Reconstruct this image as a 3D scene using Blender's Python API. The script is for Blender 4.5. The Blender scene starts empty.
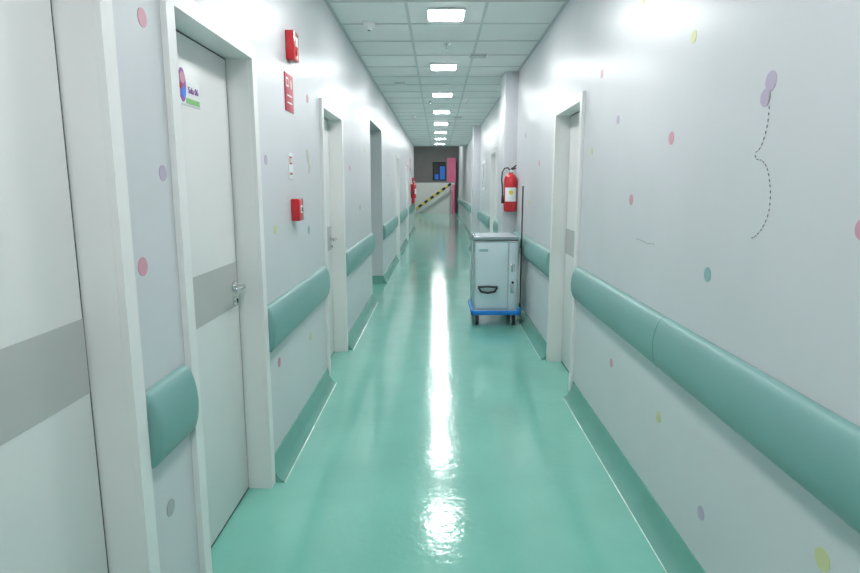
import bpy, bmesh, math, random
from mathutils import Vector, Matrix
random.seed(4)
scene = bpy.context.scene
try:
    scene.view_settings.view_transform = 'Standard'
    scene.view_settings.look = 'None'
except Exception: pass

# ------------------------------------------------------------------ materials
def mat(name, col, rough=0.5, metal=0.0, coat=0.0, bump=0.0, bscale=8.0, var=0.0, vscale=3.0, spec=0.5, emit=None, estr=0.0, stretch=None):
    m = bpy.data.materials.new(name); m.use_nodes = True
    nt = m.node_tree; b = nt.nodes['Principled BSDF']
    b.inputs['Base Color'].default_value = (*col, 1)
    b.inputs['Roughness'].default_value = rough
    b.inputs['Metallic'].default_value = metal
    b.inputs['Specular IOR Level'].default_value = spec
    b.inputs['Coat Weight'].default_value = coat
    b.inputs['Coat Roughness'].default_value = 0.10
    if emit:
        b.inputs['Emission Color'].default_value = (*emit, 1)
        b.inputs['Emission Strength'].default_value = estr
    tc = nt.nodes.new('ShaderNodeTexCoord')
    src = tc.outputs['Object']
    if stretch:
        mp = nt.nodes.new('ShaderNodeMapping'); mp.inputs['Scale'].default_value = stretch
        nt.links.new(src, mp.inputs['Vector']); src = mp.outputs['Vector']
    if bump > 0:
        n = nt.nodes.new('ShaderNodeTexNoise'); n.inputs['Scale'].default_value = bscale
        n.inputs['Detail'].default_value = 3
        nt.links.new(src, n.inputs['Vector'])
        bp = nt.nodes.new('ShaderNodeBump'); bp.inputs['Strength'].default_value = bump
        bp.inputs['Distance'].default_value = 0.01
        nt.links.new(n.outputs['Fac'], bp.inputs['Height'])
        nt.links.new(bp.outputs['Normal'], b.inputs['Normal'])
        if coat > 0: nt.links.new(bp.outputs['Normal'], b.inputs['Coat Normal'])
    if var > 0:
        n2 = nt.nodes.new('ShaderNodeTexNoise'); n2.inputs['Scale'].default_value = vscale
        n2.inputs['Detail'].default_value = 4
        nt.links.new(src, n2.inputs['Vector'])
        r = nt.nodes.new('ShaderNodeValToRGB')
        r.color_ramp.elements[0].position = 0.3; r.color_ramp.elements[1].position = 0.7
        r.color_ramp.elements[0].color = (*[c*(1-var) for c in col], 1)
        r.color_ramp.elements[1].color = (*[min(1, c*(1+var)) for c in col], 1)
        nt.links.new(n2.outputs['Fac'], r.inputs['Fac'])
        nt.links.new(r.outputs['Color'], b.inputs['Base Color'])
    return m

M = {}
M['wall'] = mat('satin_wall_paint', (0.665, 0.675, 0.705), 0.33, bump=0.06, bscale=5, var=0.02, vscale=2, spec=.40)
M['door'] = mat('door_laminate', (0.79, 0.79, 0.785), 0.35, var=0.01)
M['casing'] = mat('casing_white', (0.86, 0.855, 0.85), 0.3, var=0.01)
M['band'] = mat('door_band_grey', (0.50, 0.505, 0.50), 0.4, var=0.02)
M['floor'] = mat('epoxy_floor_teal', (0.21, 0.555, 0.46), 0.13, bump=0.13, bscale=24, var=0.06, vscale=2.2, coat=0.35, spec=.55)
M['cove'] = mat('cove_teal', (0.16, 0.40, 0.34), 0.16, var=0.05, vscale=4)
M['glint'] = mat('cove_glint', (0.62, 0.82, 0.76), 0.15, var=0.2, vscale=12)  # highlight at the foot of the cove, put into a pale colour
M['rail'] = mat('rail_teal_vinyl', (0.195, 0.385, 0.365), 0.38, bump=0.05, bscale=200, var=0.02)
M['railseam'] = mat('rail_seam', (0.10, 0.26, 0.24), 0.5)
M['ceil'] = mat('ceiling_tile', (0.80, 0.82, 0.82), 0.7, bump=0.15, bscale=90, var=0.04, vscale=1.2)
M['tbar'] = mat('tbar', (0.55, 0.59, 0.60), 0.4, var=0.01)
M['lamp'] = mat('led_panel', (1, 1, 1), 0.5, emit=(1.0, 1.0, 0.995), estr=76)
M['steel'] = mat('brushed_steel', (0.62, 0.64, 0.66), 0.25, metal=1.0, var=0.05, vscale=20)
M['chrome'] = mat('satin_chrome', (0.75, 0.76, 0.77), 0.16, metal=1.0)
M['black'] = mat('black_rubber', (0.02, 0.02, 0.022), 0.45)
M['red'] = mat('red_paint', (0.62, 0.02, 0.03), 0.25, coat=0.3)
M['redsign'] = mat('red_sign', (0.52, 0.03, 0.06), 0.4)
M['white'] = mat('white_plastic', (0.85, 0.86, 0.87), 0.35)
M['yellow'] = mat('yellow_label', (0.85, 0.65, 0.08), 0.4)
M['blue'] = mat('blue_trolley', (0.02, 0.26, 0.80), 0.3)
M['box'] = mat('cabinet_enamel', (0.70, 0.80, 0.86), 0.2, metal=0.15, coat=0.3, var=0.02)
M['boxtop'] = mat('cabinet_lid', (0.42, 0.47, 0.50), 0.22, metal=0.7)
M['darkline'] = mat('dark_trim', (0.06, 0.07, 0.08), 0.5)
M['dpink'] = mat('decal_pink', (0.66, 0.33, 0.42), 0.4)
M['dyel'] = mat('decal_yellow', (0.66, 0.66, 0.36), 0.4)
M['dpur'] = mat('decal_lilac', (0.52, 0.43, 0.58), 0.4)
M['dteal'] = mat('decal_teal', (0.27, 0.46, 0.47), 0.4)
M['dgrey'] = mat('decal_grey', (0.42, 0.42, 0.45), 0.4)
M['dbeige'] = mat('decal_beige', (0.55, 0.53, 0.42), 0.4)
M['dash'] = mat('decal_dash', (0.12, 0.12, 0.14), 0.5)
M['hallgrey'] = mat('hall_grey_paint', (0.30, 0.295, 0.29), 0.6, var=0.04)
M['hallwhite'] = mat('hall_white_paint', (0.80, 0.80, 0.80), 0.5, var=0.02)
M['pink'] = mat('pink_paint', (0.90, 0.20, 0.36), 0.5, var=0.05)
M['bluepan'] = mat('blue_panel', (0.03, 0.17, 0.65), 0.4, emit=(0.03, 0.2, 0.7), estr=0.3)
M['purple'] = mat('sign_purple', (0.35, 0.12, 0.42), 0.4)
M['green'] = mat('sign_green', (0.25, 0.55, 0.2), 0.4)

# ------------------------------------------------------------------ mesh helpers
def link(o, parent=None):
    scene.collection.objects.link(o)
    if parent: o.parent = parent
    return o
def empty(name, loc=(0, 0, 0)):
    e = bpy.data.objects.new(name, None); e.location = loc; e.empty_display_size = .1
    return link(e)
class MB:
    """mesh builder, world coordinates, several materials"""
    def __init__(s): s.bm = bmesh.new(); s.mats = []
    def mi(s, m):
        if m not in s.mats: s.mats.append(m)
        return s.mats.index(m)
    def box(s, x0, x1, y0, y1, z0, z1, m, bev=0.0):
        t = bmesh.new()
        bmesh.ops.create_cube(t, size=1)
        bmesh.ops.scale(t, vec=(abs(x1-x0), abs(y1-y0), abs(z1-z0)), verts=t.verts)
        bmesh.ops.translate(t, vec=((x0+x1)/2, (y0+y1)/2, (z0+z1)/2), verts=t.verts)
        if bev > 0: bmesh.ops.bevel(t, geom=t.edges[:], offset=bev, segments=3, profile=.5, affect='EDGES')
        s.merge(t, m, bev > 0); return s
    def cyl(s, p0, p1, r0, m, r1=None, seg=24, smooth=True, caps=True):
        p0 = Vector(p0); p1 = Vector(p1); r1 = r0 if r1 is None else r1
        t = bmesh.new(); d = p1-p0
        bmesh.ops.create_cone(t, cap_ends=caps, segments=seg, radius1=r0, radius2=r1, depth=d.length)
        q = d.to_track_quat('Z', 'Y').to_matrix().to_4x4()
        bmesh.ops.transform(t, matrix=Matrix.Translation((p0+p1)/2) @ q, verts=t.verts)
        s.merge(t, m, smooth); return s
    def lathe(s, c, prof, m, seg=32):
        t = bmesh.new(); rings = []
        for r, z in prof:
            rings.append([t.verts.new((c[0]+r*math.cos(2*math.pi*i/seg), c[1]+r*math.sin(2*math.pi*i/seg), c[2]+z)) for i in range(seg)])
        for a, b in zip(rings, rings[1:]):
            for i in range(seg): t.faces.new((a[i], a[(i+1) % seg], b[(i+1) % seg], b[i]))
        t.faces.new(rings[0][::-1]); t.faces.new(rings[-1])
        s.merge(t, m, True); return s
    def tube(s, pts, r, m, seg=12):
        pts = [Vector(p) for p in pts]; t = bmesh.new(); rings = []
        for i, p in enumerate(pts):
            d = (pts[min(i+1, len(pts)-1)]-pts[max(i-1, 0)]).normalized()
            up = Vector((0, 0, 1)) if abs(d.z) < .9 else Vector((0, 1, 0))
            a = d.cross(up).normalized(); b = a.cross(d)
            rings.append([t.verts.new(p+(a*math.cos(2*math.pi*k/seg)+b*math.sin(2*math.pi*k/seg))*r) for k in range(seg)])
        for a, b in zip(rings, rings[1:]):
            for i in range(seg): t.faces.new((a[i], a[(i+1) % seg], b[(i+1) % seg], b[i]))
        t.faces.new(rings[0][::-1]); t.faces.new(rings[-1])
        s.merge(t, m, True); return s
    def loft(s, rings, m, smooth=True):
        t = bmesh.new(); R = [[t.verts.new(p) for p in ring] for ring in rings]; n = len(R[0])
        for a, b in zip(R, R[1:]):
            for i in range(n): t.faces.new((a[i], a[(i+1) % n], b[(i+1) % n], b[i]))
        t.faces.new(R[0][::-1]); t.faces.new(R[-1])
        s.merge(t, m, smooth); return s
    def merge(s, t, m, smooth):
        bmesh.ops.recalc_face_normals(t, faces=t.faces[:])
        k = s.mi(m); vm = {}
        for v in t.verts: vm[v] = s.bm.verts.new(v.co)
        for f in t.faces:
            try: nf = s.bm.faces.new([vm[v] for v in f.verts])
            except ValueError: continue
            nf.material_index = k; nf.smooth = smooth
        t.free()
    def obj(s, name, parent=None, sharp=40):
        me = bpy.data.meshes.new(name)
        co = [v.co for v in s.bm.verts]
        c = Vector([(min(p[i] for p in co)+max(p[i] for p in co))/2 for i in range(3)])
        bmesh.ops.translate(s.bm, vec=-c, verts=s.bm.verts)
        s.bm.to_mesh(me); s.bm.free()
        for m in s.mats: me.materials.append(M[m])
        try: me.set_sharp_from_angle(angle=math.radians(sharp))
        except Exception: pass
        o = bpy.data.objects.new(name, me)
        o.location = c - (parent.location if parent else Vector((0, 0, 0)))
        return link(o, parent)

# ------------------------------------------------------------------ dimensions (metres)
XL, XR = -0.867, 0.99
CH = 2.92
Y0, YC = -4.0, 21.5       # corridor start, end of the corridor ceiling
YLE, YRE = 21.5, 29.0     # wall ends
YH = 35.0                 # stair-hall back wall
TH = 0.16
DH = 2.10
CS = 0.06                 # casing width
left_doors = [(0.76, 1.56), (2.00, 2.80), (4.50, 5.33), (12.3, 13.15), (16.2, 17.05)]
right_doors = [(4.20, 5.04), (10.2, 11.05), (16.6, 17.45)]
recess = (7.70, 9.25, 2.36)

def wall(name, x_in, sgn, y0, y1, doors, extra=None):
    b = MB(); xo = x_in+sgn*TH
    ops = [(a-.03, c+.03, DH+.03) for a, c in doors]
    if extra: ops.append(extra)
    ops.sort(); y = y0
    for a, c, h in ops:
        b.box(x_in, xo, y, a, 0, CH, 'wall'); b.box(x_in, xo, a, c, h, CH, 'wall'); y = c
    b.box(x_in, xo, y, y1, 0, CH, 'wall')
    return b.obj(name)
wall('wall_left', XL, -1, Y0, YLE, left_doors, recess)
wall('wall_right', XR, 1, Y0, YRE, right_doors)
MB().box(XL-TH, XR+TH, Y0-.15, Y0, 0, CH, 'wall').obj('wall_back')
b = MB()
b.box(-2.4, XL-TH, recess[0]-.15, recess[0], 0, CH, 'wall')
b.box(-2.4, XL-TH, recess[1], recess[1]+.15, 0, CH, 'wall')
b.box(-2.55, -2.4, recess[0]-.15, recess[1]+.15, 0, CH, 'wall')
b.obj('wall_recess')
b = MB(); b.box(-2.9, 3.0, Y0-.15, YH+.2, -.12, 0, 'floor'); b.obj('floor')

b = MB(); b.box(-2.55, XR+TH, Y0-.15, YC, CH, CH+.1, 'ceil'); b.obj('ceiling')
b = MB()
xc = (XL+XR)/2
xs = [xc-.3125-.625, xc-.3125, xc+.3125, xc+.3125+.625]
for x in [v for v in xs if XL < v < XR] + [XL+.012, XR-.012]:
    b.box(x-.012, x+.012, Y0, YC, CH-.006, CH-.0005, 'tbar')
y = 5.12+.3125-.625*14
while y < YC:
    b.box(XL, XR, y-.012, y+.012, CH-.005, CH-.0005, 'tbar'); y += .625
b.obj('trim_1')

# ceiling lights
for k in range(-3, 9):
    y = 5.12+2.14*k
    if y < Y0+.3 or y > YC-.3: continue
    b = MB(); s_ = .14
    b.box(xc-s_-.015, xc+s_+.015, y-s_-.015, y+s_+.015, CH-.018, CH-.001, 'white', .004)
    b.box(xc-s_, xc+s_, y-s_, y+s_, CH-.022, CH-.016, 'lamp')
    b.obj('hall_fill_light')

def detector(x, y):
    b = MB(); b.lathe((x, y, CH-.061), [(.022, 0), (.03, .006), (.034, .02), (.05, .026), (.056, .04), (.056, .06)], 'white')
    b.cyl((x, y, CH-.065), (x, y, CH-.059), .012, 'black'); b.obj('smoke_detector')
detector(-.60, 5.4); detector(.45, 9.9); detector(-.5, 12.2)
def sprinkler(x, y):
    b = MB(); b.lathe((x, y, CH-.052), [(.018, 0), (.018, .003), (.006, .005), (.007, .03), (.028, .042), (.032, .05)], 'chrome'); b.obj('sprinkler_head')
sprinkler(xc+.02, 6.15); sprinkler(xc-.2, 10.2); sprinkler(.4, 14.2)
def vent(x, y, s=.10):
    b = MB(); b.box(x-s, x+s, y-s, y+s, CH-.012, CH-.001, 'white', .003)
    b.box(x-s*.82, x+s*.82, y-s*.82, y+s*.82, CH-.016, CH-.011, 'darkline')
    for i in range(5):
        yy = y-s*.66+i*s*.33
        b.box(x-s*.8, x+s*.8, yy-.006, yy+.006, CH-.02, CH-.013, 'white')
    b.obj('ceiling_vent')
vent(.43, 6.7); vent(-.52, 8.4, .08); vent(.40, 12.5)

# ------------------------------------------------------------------ coves
def gaps(y0, y1, blocks):
    out = []; y = y0
    for a, c in sorted(blocks):
        if a > y: out.append((y, a))
        y = c
    if y < y1: out.append((y, y1))
    return out
CP = [(0, .125), (.006, .125), (.012, .09), (.022, .055), (.040, .025), (.068, .004), (.068, 0), (0, 0)]
def cove_run(b, x_in, sgn, y0, y1):
    rings = [[(x_in-sgn*p, y, z) for p, z in CP] for y in (y0, y1)]
    b.loft(rings, 'cove')
    b.tube([(x_in-sgn*.070, y0, .001), (x_in-sgn*.070, y1, .001)], .003, 'glint', 8)  # thin pale strip imitating the glossy highlight along the cove edge
def face_cove(b, xa, xb, y_face):
    rings = [[(x, y_face-p, z) for p, z in CP] for x in (xa, xb)]
    b.loft(rings, 'cove')
col1 = (7.6, 8.15); col2 = (14.2, 14.7); CPJ = .165
lb = [(a-CS, c+CS) for a, c in left_doors]+[(recess[0], recess[1])]
rb = [(a-CS, c+CS) for a, c in right_doors]+[col1, col2]
b = MB()
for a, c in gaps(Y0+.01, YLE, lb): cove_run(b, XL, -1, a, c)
face_cove(b, -2.38, XL, recess[1])
b.obj('baseboard_left')
b = MB()
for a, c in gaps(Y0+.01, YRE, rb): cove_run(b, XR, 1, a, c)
for c1 in (col1, col2):
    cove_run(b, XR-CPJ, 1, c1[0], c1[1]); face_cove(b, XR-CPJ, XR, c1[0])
b.obj('baseboard_right')
for c1 in (col1, col2):
    b = MB(); b.box(XR-CPJ, XR+.01, c1[0], c1[1], 0, CH-.001, 'wall', .004); b.obj('wall_pilaster')

# ------------------------------------------------------------------ handrails
def rail_prof(scale, zc, hh, pr):
    pts = []; n = 18
    for i in range(n+1):
        a = -math.pi/2+math.pi*i/n
        ca, sa = math.cos(a), math.sin(a)
        p = pr*(abs(ca)**.8)*(1.0 if sa < 0 else 1.0-.12*sa); z = zc+hh*(1 if sa >= 0 else -1)*(abs(sa)**.95)
        pts.append((max(0.002, p*scale), zc+(z-zc)*(0.8+.2*scale)))
    return pts
def rail(x_in, sgn, runs, zc, hh, pr, seams=()):
    for a, c in runs:
        b = MB()
        L = c-a; e = min(.03, L*.15)
        st = [(a, .25), (a+e*.08, .6), (a+e*.3, .84), (a+e*.6, .96), (a+e, 1.0)]
        st += [(c-(y-a), s) for y, s in reversed(st)]
        rings = [[(x_in-sgn*(p+.0005), y, z) for p, z in rail_prof(s, zc, hh, pr)] for y, s in st]
        b.loft(rings, 'rail')
        for sy in seams:
            if a < sy < c:
                rr = [[(x_in-sgn*(p+.0012), y, z) for p, z in rail_prof(1.0, zc, hh, pr)] for y in (sy-.003, sy+.003)]
                b.loft(rr, 'railseam')
        b.obj('handrail', sharp=60)
G = .006
rail(XL, -1, [(a+G, c-G) for a, c in gaps(-3.5, YLE-.3, lb) if c-a > .2], .812, .122, .050)
rail(XR, 1, [(a+G, c-G) for a, c in gaps(-3.5, YRE-.3, rb) if c-a > .2], .856, .118, .056, seams=(2.50, .3, 5.9, 12.2))

# ------------------------------------------------------------------ doors
def door(n, x_in, sgn, ya, yb, hinge_far=False):
    root = empty('door_%d' % n, (x_in, (ya+yb)/2, 0))
    xf = x_in-sgn*.018; xb = x_in+sgn*.150; xl = x_in+sgn*.098
    b = MB()
    for (a, c) in ((ya-.027, ya), (yb, yb+.027)):
        b.box(x_in, xb, a, c, 0, DH, 'casing')
    b.box(x_in, xb, ya-.027, yb+.027, DH, DH+.027, 'casing')
    for (a, c) in ((ya-CS, ya), (yb, yb+CS)):
        b.box(xf-sgn*.003, x_in-sgn*.0005, a, c, 0, DH+CS, 'casing')
    b.box(xf-sgn*.003, x_in-sgn*.0005, ya, yb, DH, DH+CS, 'casing')
    b.box(xl+sgn*.042, xb, ya, ya+.012, 0, DH, 'casing'); b.box(xl+sgn*.042, xb, yb-.012, yb, 0, DH, 'casing')
    b.obj('frame', root)
    b = MB()   # dark strips standing in for the shade in the gaps round the leaf
    for (a, c) in ((ya+.0005, ya+.007), (yb-.007, yb-.0005)):
        b.box(xl+sgn*.002, xl+sgn*.040, a, c, .002, DH-.001, 'darkline')
    b.box(xl+sgn*.002, xl+sgn*.040, ya+.007, yb-.007, DH-.007, DH-.001, 'darkline')
    b.box(xl+sgn*.002, xl+sgn*.040, ya+.007, yb-.007, .001, .012, 'darkline')
    b.obj('gap_shade', root)
    b = MB()
    b.box(xl, xl+sgn*.038, ya+.0075, yb-.0075, .0125, DH-.0075, 'door', .002); b.obj('leaf', root)
    b = MB(); b.box(xl-sgn*.0015, xl+sgn*.002, ya+.009, yb-.009, .965, 1.175, 'band'); b.obj('band', root)
    hy = ya+.07 if hinge_far else yb-.07
    dr = 1 if hinge_far else -1; hz = 1.065
    b = MB()
    b.cyl((xl-sgn*.0016, hy, hz), (xl-sgn*.010, hy, hz), .026, 'chrome')
    b.cyl((xl-sgn*.009, hy, hz), (xl-sgn*.055, hy, hz), .010, 'chrome')
    b.tube([(xl-sgn*.048, hy, hz), (xl-sgn*.055, hy+dr*.02, hz), (xl-sgn*.055, hy+dr*.07, hz), (xl-sgn*.050, hy+dr*.115, hz-.002)], .010, 'chrome')
    b.cyl((xl-sgn*.0016, hy, hz-.07), (xl-sgn*.008, hy, hz-.07), .022, 'chrome')
    b.cyl((xl-sgn*.007, hy, hz-.07), (xl-sgn*.016, hy, hz-.07), .008, 'chrome')
    b.box(xl-sgn*.014, xl-sgn*.020, hy-.002, hy+.002, hz-.08, hz-.06, 'black')
    b.obj('lever_handle', root)
    return root
n = 1
for a, c in left_doors: door(n, XL, -1, a, c, hinge_far=(n == 1)); n += 1
for a, c in right_doors: door(n, XR, 1, a, c, hinge_far=True); n += 1

xl = XL-.098
root = empty('door_name_sign', (xl, 2.36, 1.87))
b = MB(); b.box(xl+.0005, xl+.004, 2.262, 2.46, 1.835, 1.93, 'white', .001); b.obj('plate', root)
b = MB()
def flat_disc(b, x, y, z, r, m, sgn, t=.0015, ry=None, n=20, rot=0):
    ry = ry or r
    ring = lambda xx: [(xx, y+ry*math.cos(2*math.pi*i/n)*math.cos(rot)-r*math.sin(2*math.pi*i/n)*math.sin(rot),
                        z+ry*math.cos(2*math.pi*i/n)*math.sin(rot)+r*math.sin(2*math.pi*i/n)*math.cos(rot)) for i in range(n)]
    b.loft([ring(x), ring(x-sgn*t)], m, False)
flat_disc(b, xl+.004, 2.295, 1.905, .062, 'purple', -1, ry=.032)
flat_disc(b, xl+.0055, 2.295, 1.932, .022, 'dpink', -1)
flat_disc(b, xl+.0055, 2.300, 1.880, .020, 'bluepan', -1)
flat_disc(b, xl+.0055, 2.280, 1.90, .012, 'redsign', -1)
b.box(xl+.004, xl+.0055, 2.325, 2.45, 1.842, 1.862, 'green')
b.obj('artwork', root)
def text(s, loc, size, m, sgn, parent, name='lettering', ext=.0008):
    cu = bpy.data.curves.new(name, 'FONT'); cu.body = s; cu.size = size; cu.extrude = ext
    cu.align_x = 'CENTER'; cu.align_y = 'CENTER'; cu.materials.append(M[m])
    o = bpy.data.objects.new(name, cu)
    o.rotation_euler = (math.pi/2, 0, math.pi/2 if sgn < 0 else -math.pi/2)
    o.location = Vector(loc)-parent.location
    link(o, parent)
text('Sala 06', (xl+.0055, 2.393, 1.893), .034, 'purple', -1, root)

# ------------------------------------------------------------------ left wall fire devices
def wallbox_left(y, z, w, h, d=.05):
    b = MB(); b.box(XL+.0005, XL+d, y-w/2, y+w/2, z-h/2, z+h/2, 'red', .006); return b
b = wallbox_left(3.57, 2.32, .12, .16)
b.box(XL+.049, XL+.054, 3.545, 3.595, 2.32, 2.37, 'white', .002)
b.cyl((XL+.05, 3.57, 2.285), (XL+.056, 3.57, 2.285), .018, 'redsign'); b.obj('fire_alarm_sounder')
b = wallbox_left(3.55, 1.39, .11, .13)
b.box(XL+.049, XL+.053, 3.525, 3.575, 1.37, 1.415, 'white', .002)
b.box(XL+.052, XL+.055, 3.535, 3.565, 1.38, 1.405, 'black'); b.obj('fire_alarm_call_point')
root = empty('fire_equipment_sign', (XL, 3.50, 2.06))
MB().box(XL+.0005, XL+.005, 3.45, 3.64, 1.955, 2.165, 'redsign', .001).obj('plate', root)
b = MB()
b.box(XL+.005, XL+.006, 3.475, 3.525, 2.09, 2.14, 'white'); b.box(XL+.006, XL+.0068, 3.483, 3.517, 2.098, 2.132, 'redsign')
flat_disc(b, XL+.005, 3.585, 2.112, .026, 'white', -1, ry=.010)
b.box(XL+.005, XL+.006, 3.49, 3.60, 2.04, 2.047, 'white'); b.box(XL+.005, XL+.006, 3.49, 3.60, 2.0, 2.007, 'white')
b.obj('pictogram', root)
root = empty('fire_alarm_sign', (XL, 3.50, 1.65))
MB().box(XL+.0005, XL+.004, 3.47, 3.57, 1.57, 1.72, 'white', .001).obj('plate', root)
b = MB(); b.box(XL+.004, XL+.005, 3.49, 3.55, 1.655, 1.70, 'redsign'); b.box(XL+.005, XL+.0057, 3.505, 3.535, 1.665, 1.69, 'white'); b.box(XL+.004, XL+.005, 3.49, 3.55, 1.595, 1.607, 'redsign'); b.obj('pictogram', root)

# ------------------------------------------------------------------ wall decals
b = MB()
for y, z, m, r in [(1.82, 2.015, 'dpink', .027), (1.705, 1.297, 'dpink', .028), (1.878, 1.57, 'dpur', .025), (1.758, .50, 'dgrey', .028),
                   (3.02, 1.66, 'dpur', .025), (3.14, 1.30, 'dyel', .027), (3.95, 1.24, 'dteal', .028), (4.05, 2.1, 'dpink', .028), (3.1, .58, 'dpink', .027),
                   (3.9, .52, 'dyel', .028), (5.9, 1.7, 'dpink', .03), (6.6, 1.3, 'dteal', .03), (7.1, 1.95, 'dyel', .03), (10.3, 1.7, 'dpur', .03), (11.2, 1.4, 'dpink', .03)]:
    flat_disc(b, XL+.0004, y, z, r, m, -1)
b.obj('polka_dot_decals')
b = MB()
flat_disc(b, XL+.0004, 4.00, 1.72, .055, 'dbeige', -1, ry=.03, rot=.4); flat_disc(b, XL+.0004, 4.03, 1.64, .035, 'dbeige', -1, ry=.02, rot=-.3)
b.obj('butterfly_decal')
b = MB()
for y, z, m, r in [(2.43, 2.10, 'dyel', .025), (2.587, 1.73, 'dpink', .028), (3.07, 1.46, 'dpink', .028), (3.37, 1.89, 'dpur', .024), (2.156, 1.21, 'dteal', .027),
                   (3.255, .536, 'dpink', .026), (2.52, .51, 'dyel', .027), (2.054, .32, 'dpur', .027), (1.39, .584, 'dyel', .030), (1.39, 1.43, 'dpink', .026),
                   (3.05, 2.42, 'dyel', .027), (3.75, 2.2, 'dpink', .027), (3.9, 1.75, 'dyel', .02), (5.9, 1.75, 'dpink', .03), (6.5, 1.35, 'dyel', .03), (6.9, 2.1, 'dpur', .03),
                   (.8, 1.75, 'dteal', .03), (.5, 1.2, 'dpur', .03), (9.0, 1.6, 'dpink', .03)]:
    flat_disc(b, XR-.0004, y, z, r, m, 1)
b.obj('polka_dot_decals')
b = MB()
x = XR-.0004
flat_disc(b, x, 1.845, 1.838, .030, 'dpur', 1, ry=.030, rot=-.2); flat_disc(b, x, 1.868, 1.793, .026, 'dpur', 1, ry=.028, rot=.3)
flat_disc(b, x-.0016, 1.846, 1.79, .022, 'dgrey', 1, ry=.003, rot=.2)
def dashes(b, ctrl, x=XR-.0022):
    P = [Vector((0, *c)) for c in ctrl]; P = [P[0]]+P+[P[-1]]; pts = []
    for i in range(1, len(P)-2):
        for k in range(40):
            t = k/40; a, c, d, e = P[i-1], P[i], P[i+1], P[i+2]
            pts.append(.5*((2*c)+(-a+d)*t+(2*a-5*c+4*d-e)*t*t+(-a+3*c-3*d+e)*t**3))
    s = 0.0; start = None; on, per = .008, .018
    for p, q in zip(pts, pts[1:]):
        L = (q-p).length
        if L < 1e-7: continue
        if (s % per) < on:
            if start is None: start = p
        else:
            if start is not None and (p-start).length > .001:
                b.cyl((x, start.y, start.z), (x, p.y, p.z), .0012, 'dash', seg=6)
            start = None
        s += L
dashes(b, [(1.84, 1.765), (1.84, 1.72), (1.85, 1.68), (1.87, 1.645), (1.895, 1.63), (1.885, 1.612), (1.85, 1.605), (1.815, 1.575), (1.79, 1.51), (1.79, 1.45), (1.82, 1.40), (1.86, 1.372), (1.885, 1.37)])
b.obj('butterfly_decal')
b = MB(); dashes(b, [(2.95, 1.272), (2.86, 1.268), (2.78, 1.262), (2.72, 1.27), (2.70, 1.255)]); b.obj('dashed_trail_decal')

# ------------------------------------------------------------------ fire extinguishers
def extinguisher(x, y, z0, wall_dir):
    root = empty('fire_extinguisher', (x, y, z0)); w = Vector(wall_dir); s = Vector((w.y, -w.x, 0))
    b = MB(); b.lathe((x, y, z0), [(.06, 0), (.076, .006), (.081, .02), (.081, .39), (.074, .425), (.055, .452), (.028, .468), (.024, .485)], 'red'); b.obj('body', root)
    f = -w
    b = MB(); rings = []
    for zz in (z0+.13, z0+.30):
        out = []
        for i in range(13):
            a = -1.0+2.0*i/12; d = f*math.cos(a)+s*math.sin(a); out.append((x+d.x*.0825, y+d.y*.0825, zz))
        for i in range(12, -1, -1):
            a = -1.0+2.0*i/12; d = f*math.cos(a)+s*math.sin(a); out.append((x+d.x*.0805, y+d.y*.0805, zz))
        rings.append(out)
    b.loft(rings, 'white')
    c = Vector((x, y, 0))+f*.084
    b.cyl((c.x-f.x*.002, c.y-f.y*.002, z0+.24), (c.x, c.y, z0+.24), .028, 'yellow')
    b.obj('label', root)
    b = MB()
    b.cyl((x, y, z0+.48), (x, y, z0+.515), .02, 'chrome')
    p = Vector((x, y, z0+.515))
    b.tube([p, p+s*.03+Vector((0, 0, .012)), p+s*.065+Vector((0, 0, .025))], .009, 'black')
    b.tube([p+Vector((0, 0, .01)), p+s*.03+Vector((0, 0, .03)), p+s*.068+Vector((0, 0, .06))], .009, 'black')
    b.cyl(p+f*.01+Vector((0, 0, -.012)), p+f*.035+Vector((0, 0, -.012)), .018, 'white')
    b.obj('valve', root)
    b = MB(); q = -s
    b.tube([p+q*.01, p+q*.04+Vector((0, 0, .03)), p+q*.08+Vector((0, 0, .02)), p+q*.105+Vector((0, 0, -.03)), p+q*.11+Vector((0, 0, -.12)), p+q*.10+Vector((0, 0, -.22)), p+q*.097+Vector((0, 0, -.32))], .009, 'black')
    e = p+q*.097+Vector((0, 0, -.31)); b.cyl(e, e+Vector((0, 0, -.10)), .012, 'black', r1=.018)
    b.obj('hose', root)
    b = MB(); k = Vector((x, y, z0+.40))
    b.cyl(k+w*.05, k+w*.0995, .012, 'steel'); b.box(*sorted((x+w.x*.092-abs(s.x)*.02-.001, x+w.x*.0985+abs(s.x)*.02)), *sorted((y+w.y*.092-abs(s.y)*.02-.001, y+w.y*.0985+abs(s.y)*.02)), z0+.34, z0+.46, 'steel')
    b.obj('bracket', root)
extinguisher(.905, 7.50, 1.21, (0, 1, 0))
extinguisher(XL+.1, 18.6, 1.15, (-1, 0, 0))
b = MB(); b.box(XL+.0005, XL+.006, 18.45, 18.75, 2.0, 2.35, 'redsign', .001); b.box(XL+.006, XL+.007, 18.52, 18.68, 2.1, 2.26, 'white'); b.obj('fire_extinguisher_sign')
b = MB(); b.box(XL+.0005, XL+.09, 19.6, 20.1, .96, 1.80, 'red', .01); b.box(XL+.09, XL+.095, 19.68, 20.02, 1.2, 1.65, 'redsign', .002); b.cyl((XL+.09, 19.65, 1.35), (XL+.11, 19.65, 1.35), .015, 'chrome'); b.obj('fire_hose_cabinet')
b = MB(); b.box(XR-.02, XR-.0005, 12.5, 13.3, 1.45, 2.05, 'white', .004); b.box(XR-.023, XR-.019, 12.56, 13.24, 1.5, 2.0, 'box'); b.obj('notice_board')

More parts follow.
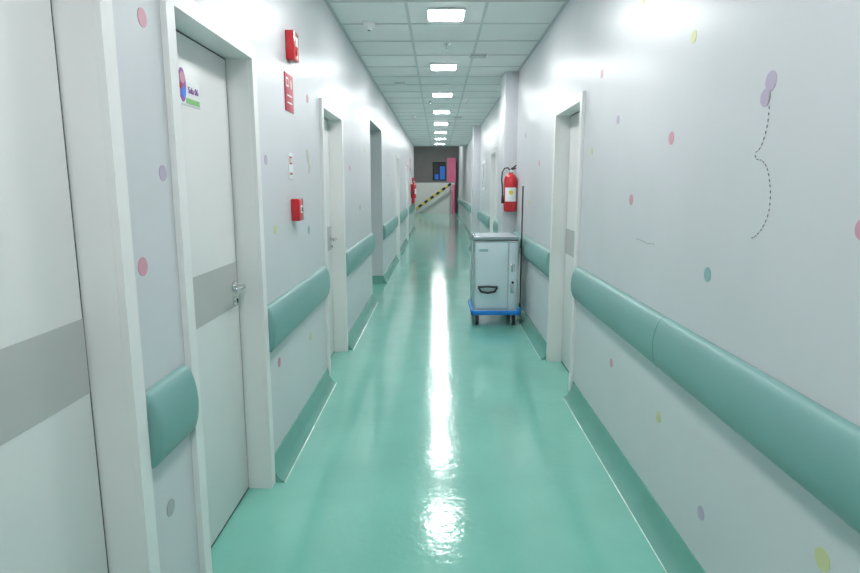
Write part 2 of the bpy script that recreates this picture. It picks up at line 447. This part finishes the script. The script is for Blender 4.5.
# ------------------------------------------------------------------ trolley with cabinet
cx0, cx1, cy0, cy1 = .400, .875, 6.45, 6.98
root = empty('platform_trolley', ((cx0+cx1)/2, (cy0+cy1)/2, 0))
px0, px1, py0, py1 = cx0-.035, cx1+.045, cy0-.07, cy1+.06
b = MB()
b.box(px0, px1, py0, py1, .125, .145, 'blue', .008)
for (a, c, d, e) in ((px0, px1, py0, py0+.03), (px0, px1, py1-.03, py1), (px0, px0+.03, py0, py1), (px1-.03, px1, py0, py1)):
    b.box(a, c, d, e, .122, .172, 'blue', .008)
b.obj('platform', root)
b = MB()
for x in (px0+.07, px1-.08):
    for y in (py0+.07, py1-.07):
        b.box(x-.035, x+.035, y-.035, y+.035, .112, .126, 'steel', .003)
        b.box(x-.026, x-.022, y-.03, y+.03, .04, .12, 'steel'); b.box(x+.022, x+.026, y-.03, y+.03, .04, .12, 'steel')
        b.cyl((x-.018, y, .056), (x+.018, y, .056), .056, 'black', seg=28)
        b.cyl((x-.020, y, .056), (x+.020, y, .056), .028, 'steel', seg=20)
        b.cyl((x-.030, y, .056), (x+.030, y, .056), .006, 'chrome', seg=10)
b.obj('casters', root)
b = MB()
hx = px1-.009
b.cyl((hx, py0+.05, .14), (hx, py0+.05, 1.54), .008, 'black')
b.box(hx-.02, hx+.008, py0+.025, py0+.075, .125, .20, 'blue', .004)
b.cyl((hx, py0+.05, 1.53), (hx, py0+.05, 1.58), .011, 'white'); b.cyl((hx-.003, py0+.05, .86), (hx-.003, py0+.05, .96), .012, 'black')
b.obj('push_pole', root)
b = MB(); b.box(cx0, cx1, cy0, cy1, .147, .945, 'box', .008)
b.box(cx0-.008, cx1+.008, cy0-.008, cy1+.008, .945, .985, 'boxtop', .006)
b.box(cx0+.02, cx1-.02, cy0+.02, cy1-.02, .985, .988, 'box')
b.box(cx0-.009, cx1+.009, cy0-.010, cy1+.009, .938, .946, 'darkline')
b.box(cx0+.015, cx1-.105, cy0-.012, cy0-.001, .185, .925, 'box', .004)
b.box(cx1-.095, cx1-.015, cy0-.008, cy0-.001, .185, .925, 'box', .004)
b.box(cx1-.103, cx1-.097, cy0-.003, cy0-.001, .185, .925, 'dgrey')
b.obj('cabinet', root)
# polished upright corner profiles and top rim of the cabinet frame
b = MB()
for x in (cx0-.004, cx1+.004):
    for y in (cy0-.012, cy1+.004):
        b.cyl((x, y, .147), (x, y, .94), .009, 'chrome', seg=12)
for z in (.165, .93):
    b.cyl((cx0, cy0-.012, z), (cx1, cy0-.012, z), .008, 'chrome', seg=12)
b.obj('frame', root)
b = MB()
yy = cy0-.012
b.tube([(cx0+.050, yy, .43), (cx0+.050, yy-.035, .425), (cx0+.075, yy-.045, .385), (cx0+.15, yy-.045, .370), (cx0+.225, yy-.045, .385), (cx0+.25, yy-.035, .425), (cx0+.25, yy, .43)], .012, 'black')
b.tube([(cx0+.050, yy-.02, .43), (cx0+.15, yy-.03, .438), (cx0+.25, yy-.02, .43)], .011, 'black')
b.obj('handle', root)
b = MB()
b.box(cx1-.07, cx1-.03, cy0-.016, cy0-.008, .60, .68, 'chrome', .002); b.cyl((cx1-.05, cy0-.02, .48), (cx1-.05, cy0-.008, .48), .014, 'black')
b.box(cx1-.075, cx1-.035, cy0-.014, cy0-.008, .36, .46, 'steel', .002)
b.box(cx0+.05, cx0+.15, yy-.002, yy, .82, .85, 'dteal')
b.obj('latches', root)

# ------------------------------------------------------------------ stair hall at the far end
HX0, HX1, HH = -2.6, 2.8, 4.2
b = MB()
wx0, wx1, wz0, wz1 = -.32, .44, 1.85, 2.9
b.box(HX0, wx0, YH, YH+.15, 0, HH, 'hallgrey'); b.box(wx1, HX1, YH, YH+.15, 0, HH, 'hallgrey')
b.box(wx0, wx1, YH, YH+.15, 0, wz0, 'hallgrey'); b.box(wx0, wx1, YH, YH+.15, wz1, HH, 'hallgrey')
b.obj('wall_front')
MB().box(HX0-.15, HX0, YLE, YH+.15, 0, HH, 'hallgrey').obj('wall_hall_left')
MB().box(HX1, HX1+.15, YRE, YH+.15, 0, HH, 'hallgrey').obj('wall_hall_right')
MB().box(XR+TH, HX1+.15, YRE-.15, YRE, 0, HH, 'hallwhite').obj('wall_hall_return')
b = MB(); b.box(HX0-.15, XL-TH, YLE-.15, YLE, 0, HH, 'hallwhite'); b.box(XL-TH, XR+TH, YC, YC+.12, CH+.11, HH, 'hallwhite'); b.obj('wall_hall_bulkhead')
MB().box(HX0-.15, HX1+.15, YC, YH+.15, HH, HH+.1, 'ceil').obj('ceiling_hall')
MB().box(XR, XR+TH, YC, YRE, CH, HH, 'wall').obj('wall_hall_upper')
b = MB(); b.box(-1.7, .95, 34.0, 34.15, 0, 1.72, 'hallwhite'); b.box(-1.72, .97, 33.98, 34.17, 1.72, 1.76, 'hallgrey'); b.obj('wall_parapet')
b = MB(); b.box(.52, 1.0, 34.2, 34.6, 0, 3.1, 'pink'); b.box(.78, .92, 33.7, 33.95, 0, 1.6, 'pink', .01); b.obj('wall_pink_pier')
b = MB()
for a, c, d, e in ((wx0, wx1, wz0, wz0+.05), (wx0, wx1, wz1-.05, wz1), (wx0, wx0+.05, wz0, wz1), (wx1-.05, wx1, wz0, wz1), (.04, .08, wz0, wz1)):
    b.box(a, c, YH-.02, YH+.05, d, e, 'black')
b.box(wx0, wx1, YH+.10, YH+.12, wz0, wz1, 'darkline')
b.box(.1, .40, YH+.05, YH+.09, wz0+.05, 2.65, 'bluepan'); b.box(-.2, .02, YH+.05, YH+.09, wz0+.05, 2.2, 'bluepan')
b.obj('window_1')
b = MB()
A = Vector((-1.25, 33.6, .25)); B = Vector((.72, 33.6, 1.66)); N = 12
for i in range(N):
    b.cyl(A.lerp(B, i/N), A.lerp(B, (i+1)/N), .07, 'yellow' if i % 2 == 0 else 'black', seg=12)
for t in (.02, .98):
    p = A.lerp(B, t); b.cyl((p.x, p.y, 0), p, .025, 'steel', seg=10)
b.obj('stair_handrail')
for x, y in ((xc, 26.0), (xc, 31.2)):  # unseen lamps added to brighten the hall
    b = MB(); b.box(x-.32, x+.32, y-.32, y+.32, HH-.03, HH-.001, 'white', .004); b.box(x-.29, x+.29, y-.29, y+.29, HH-.035, HH-.028, 'lamp'); b.obj('hall_fill_light')

# ------------------------------------------------------------------ world + camera
w = bpy.data.worlds.new('World'); scene.world = w; w.use_nodes = True
w.node_tree.nodes['Background'].inputs[0].default_value = (.02, .022, .025, 1)
cam = bpy.data.cameras.new('camera'); cam.sensor_width = 36; cam.lens = 590/860*36; cam.clip_end = 200
co = bpy.data.objects.new('camera', cam); link(co)
co.location = (0, 0, 1.53); co.rotation_euler = (math.radians(90-9.67), 0, math.radians(.777))
scene.camera = co
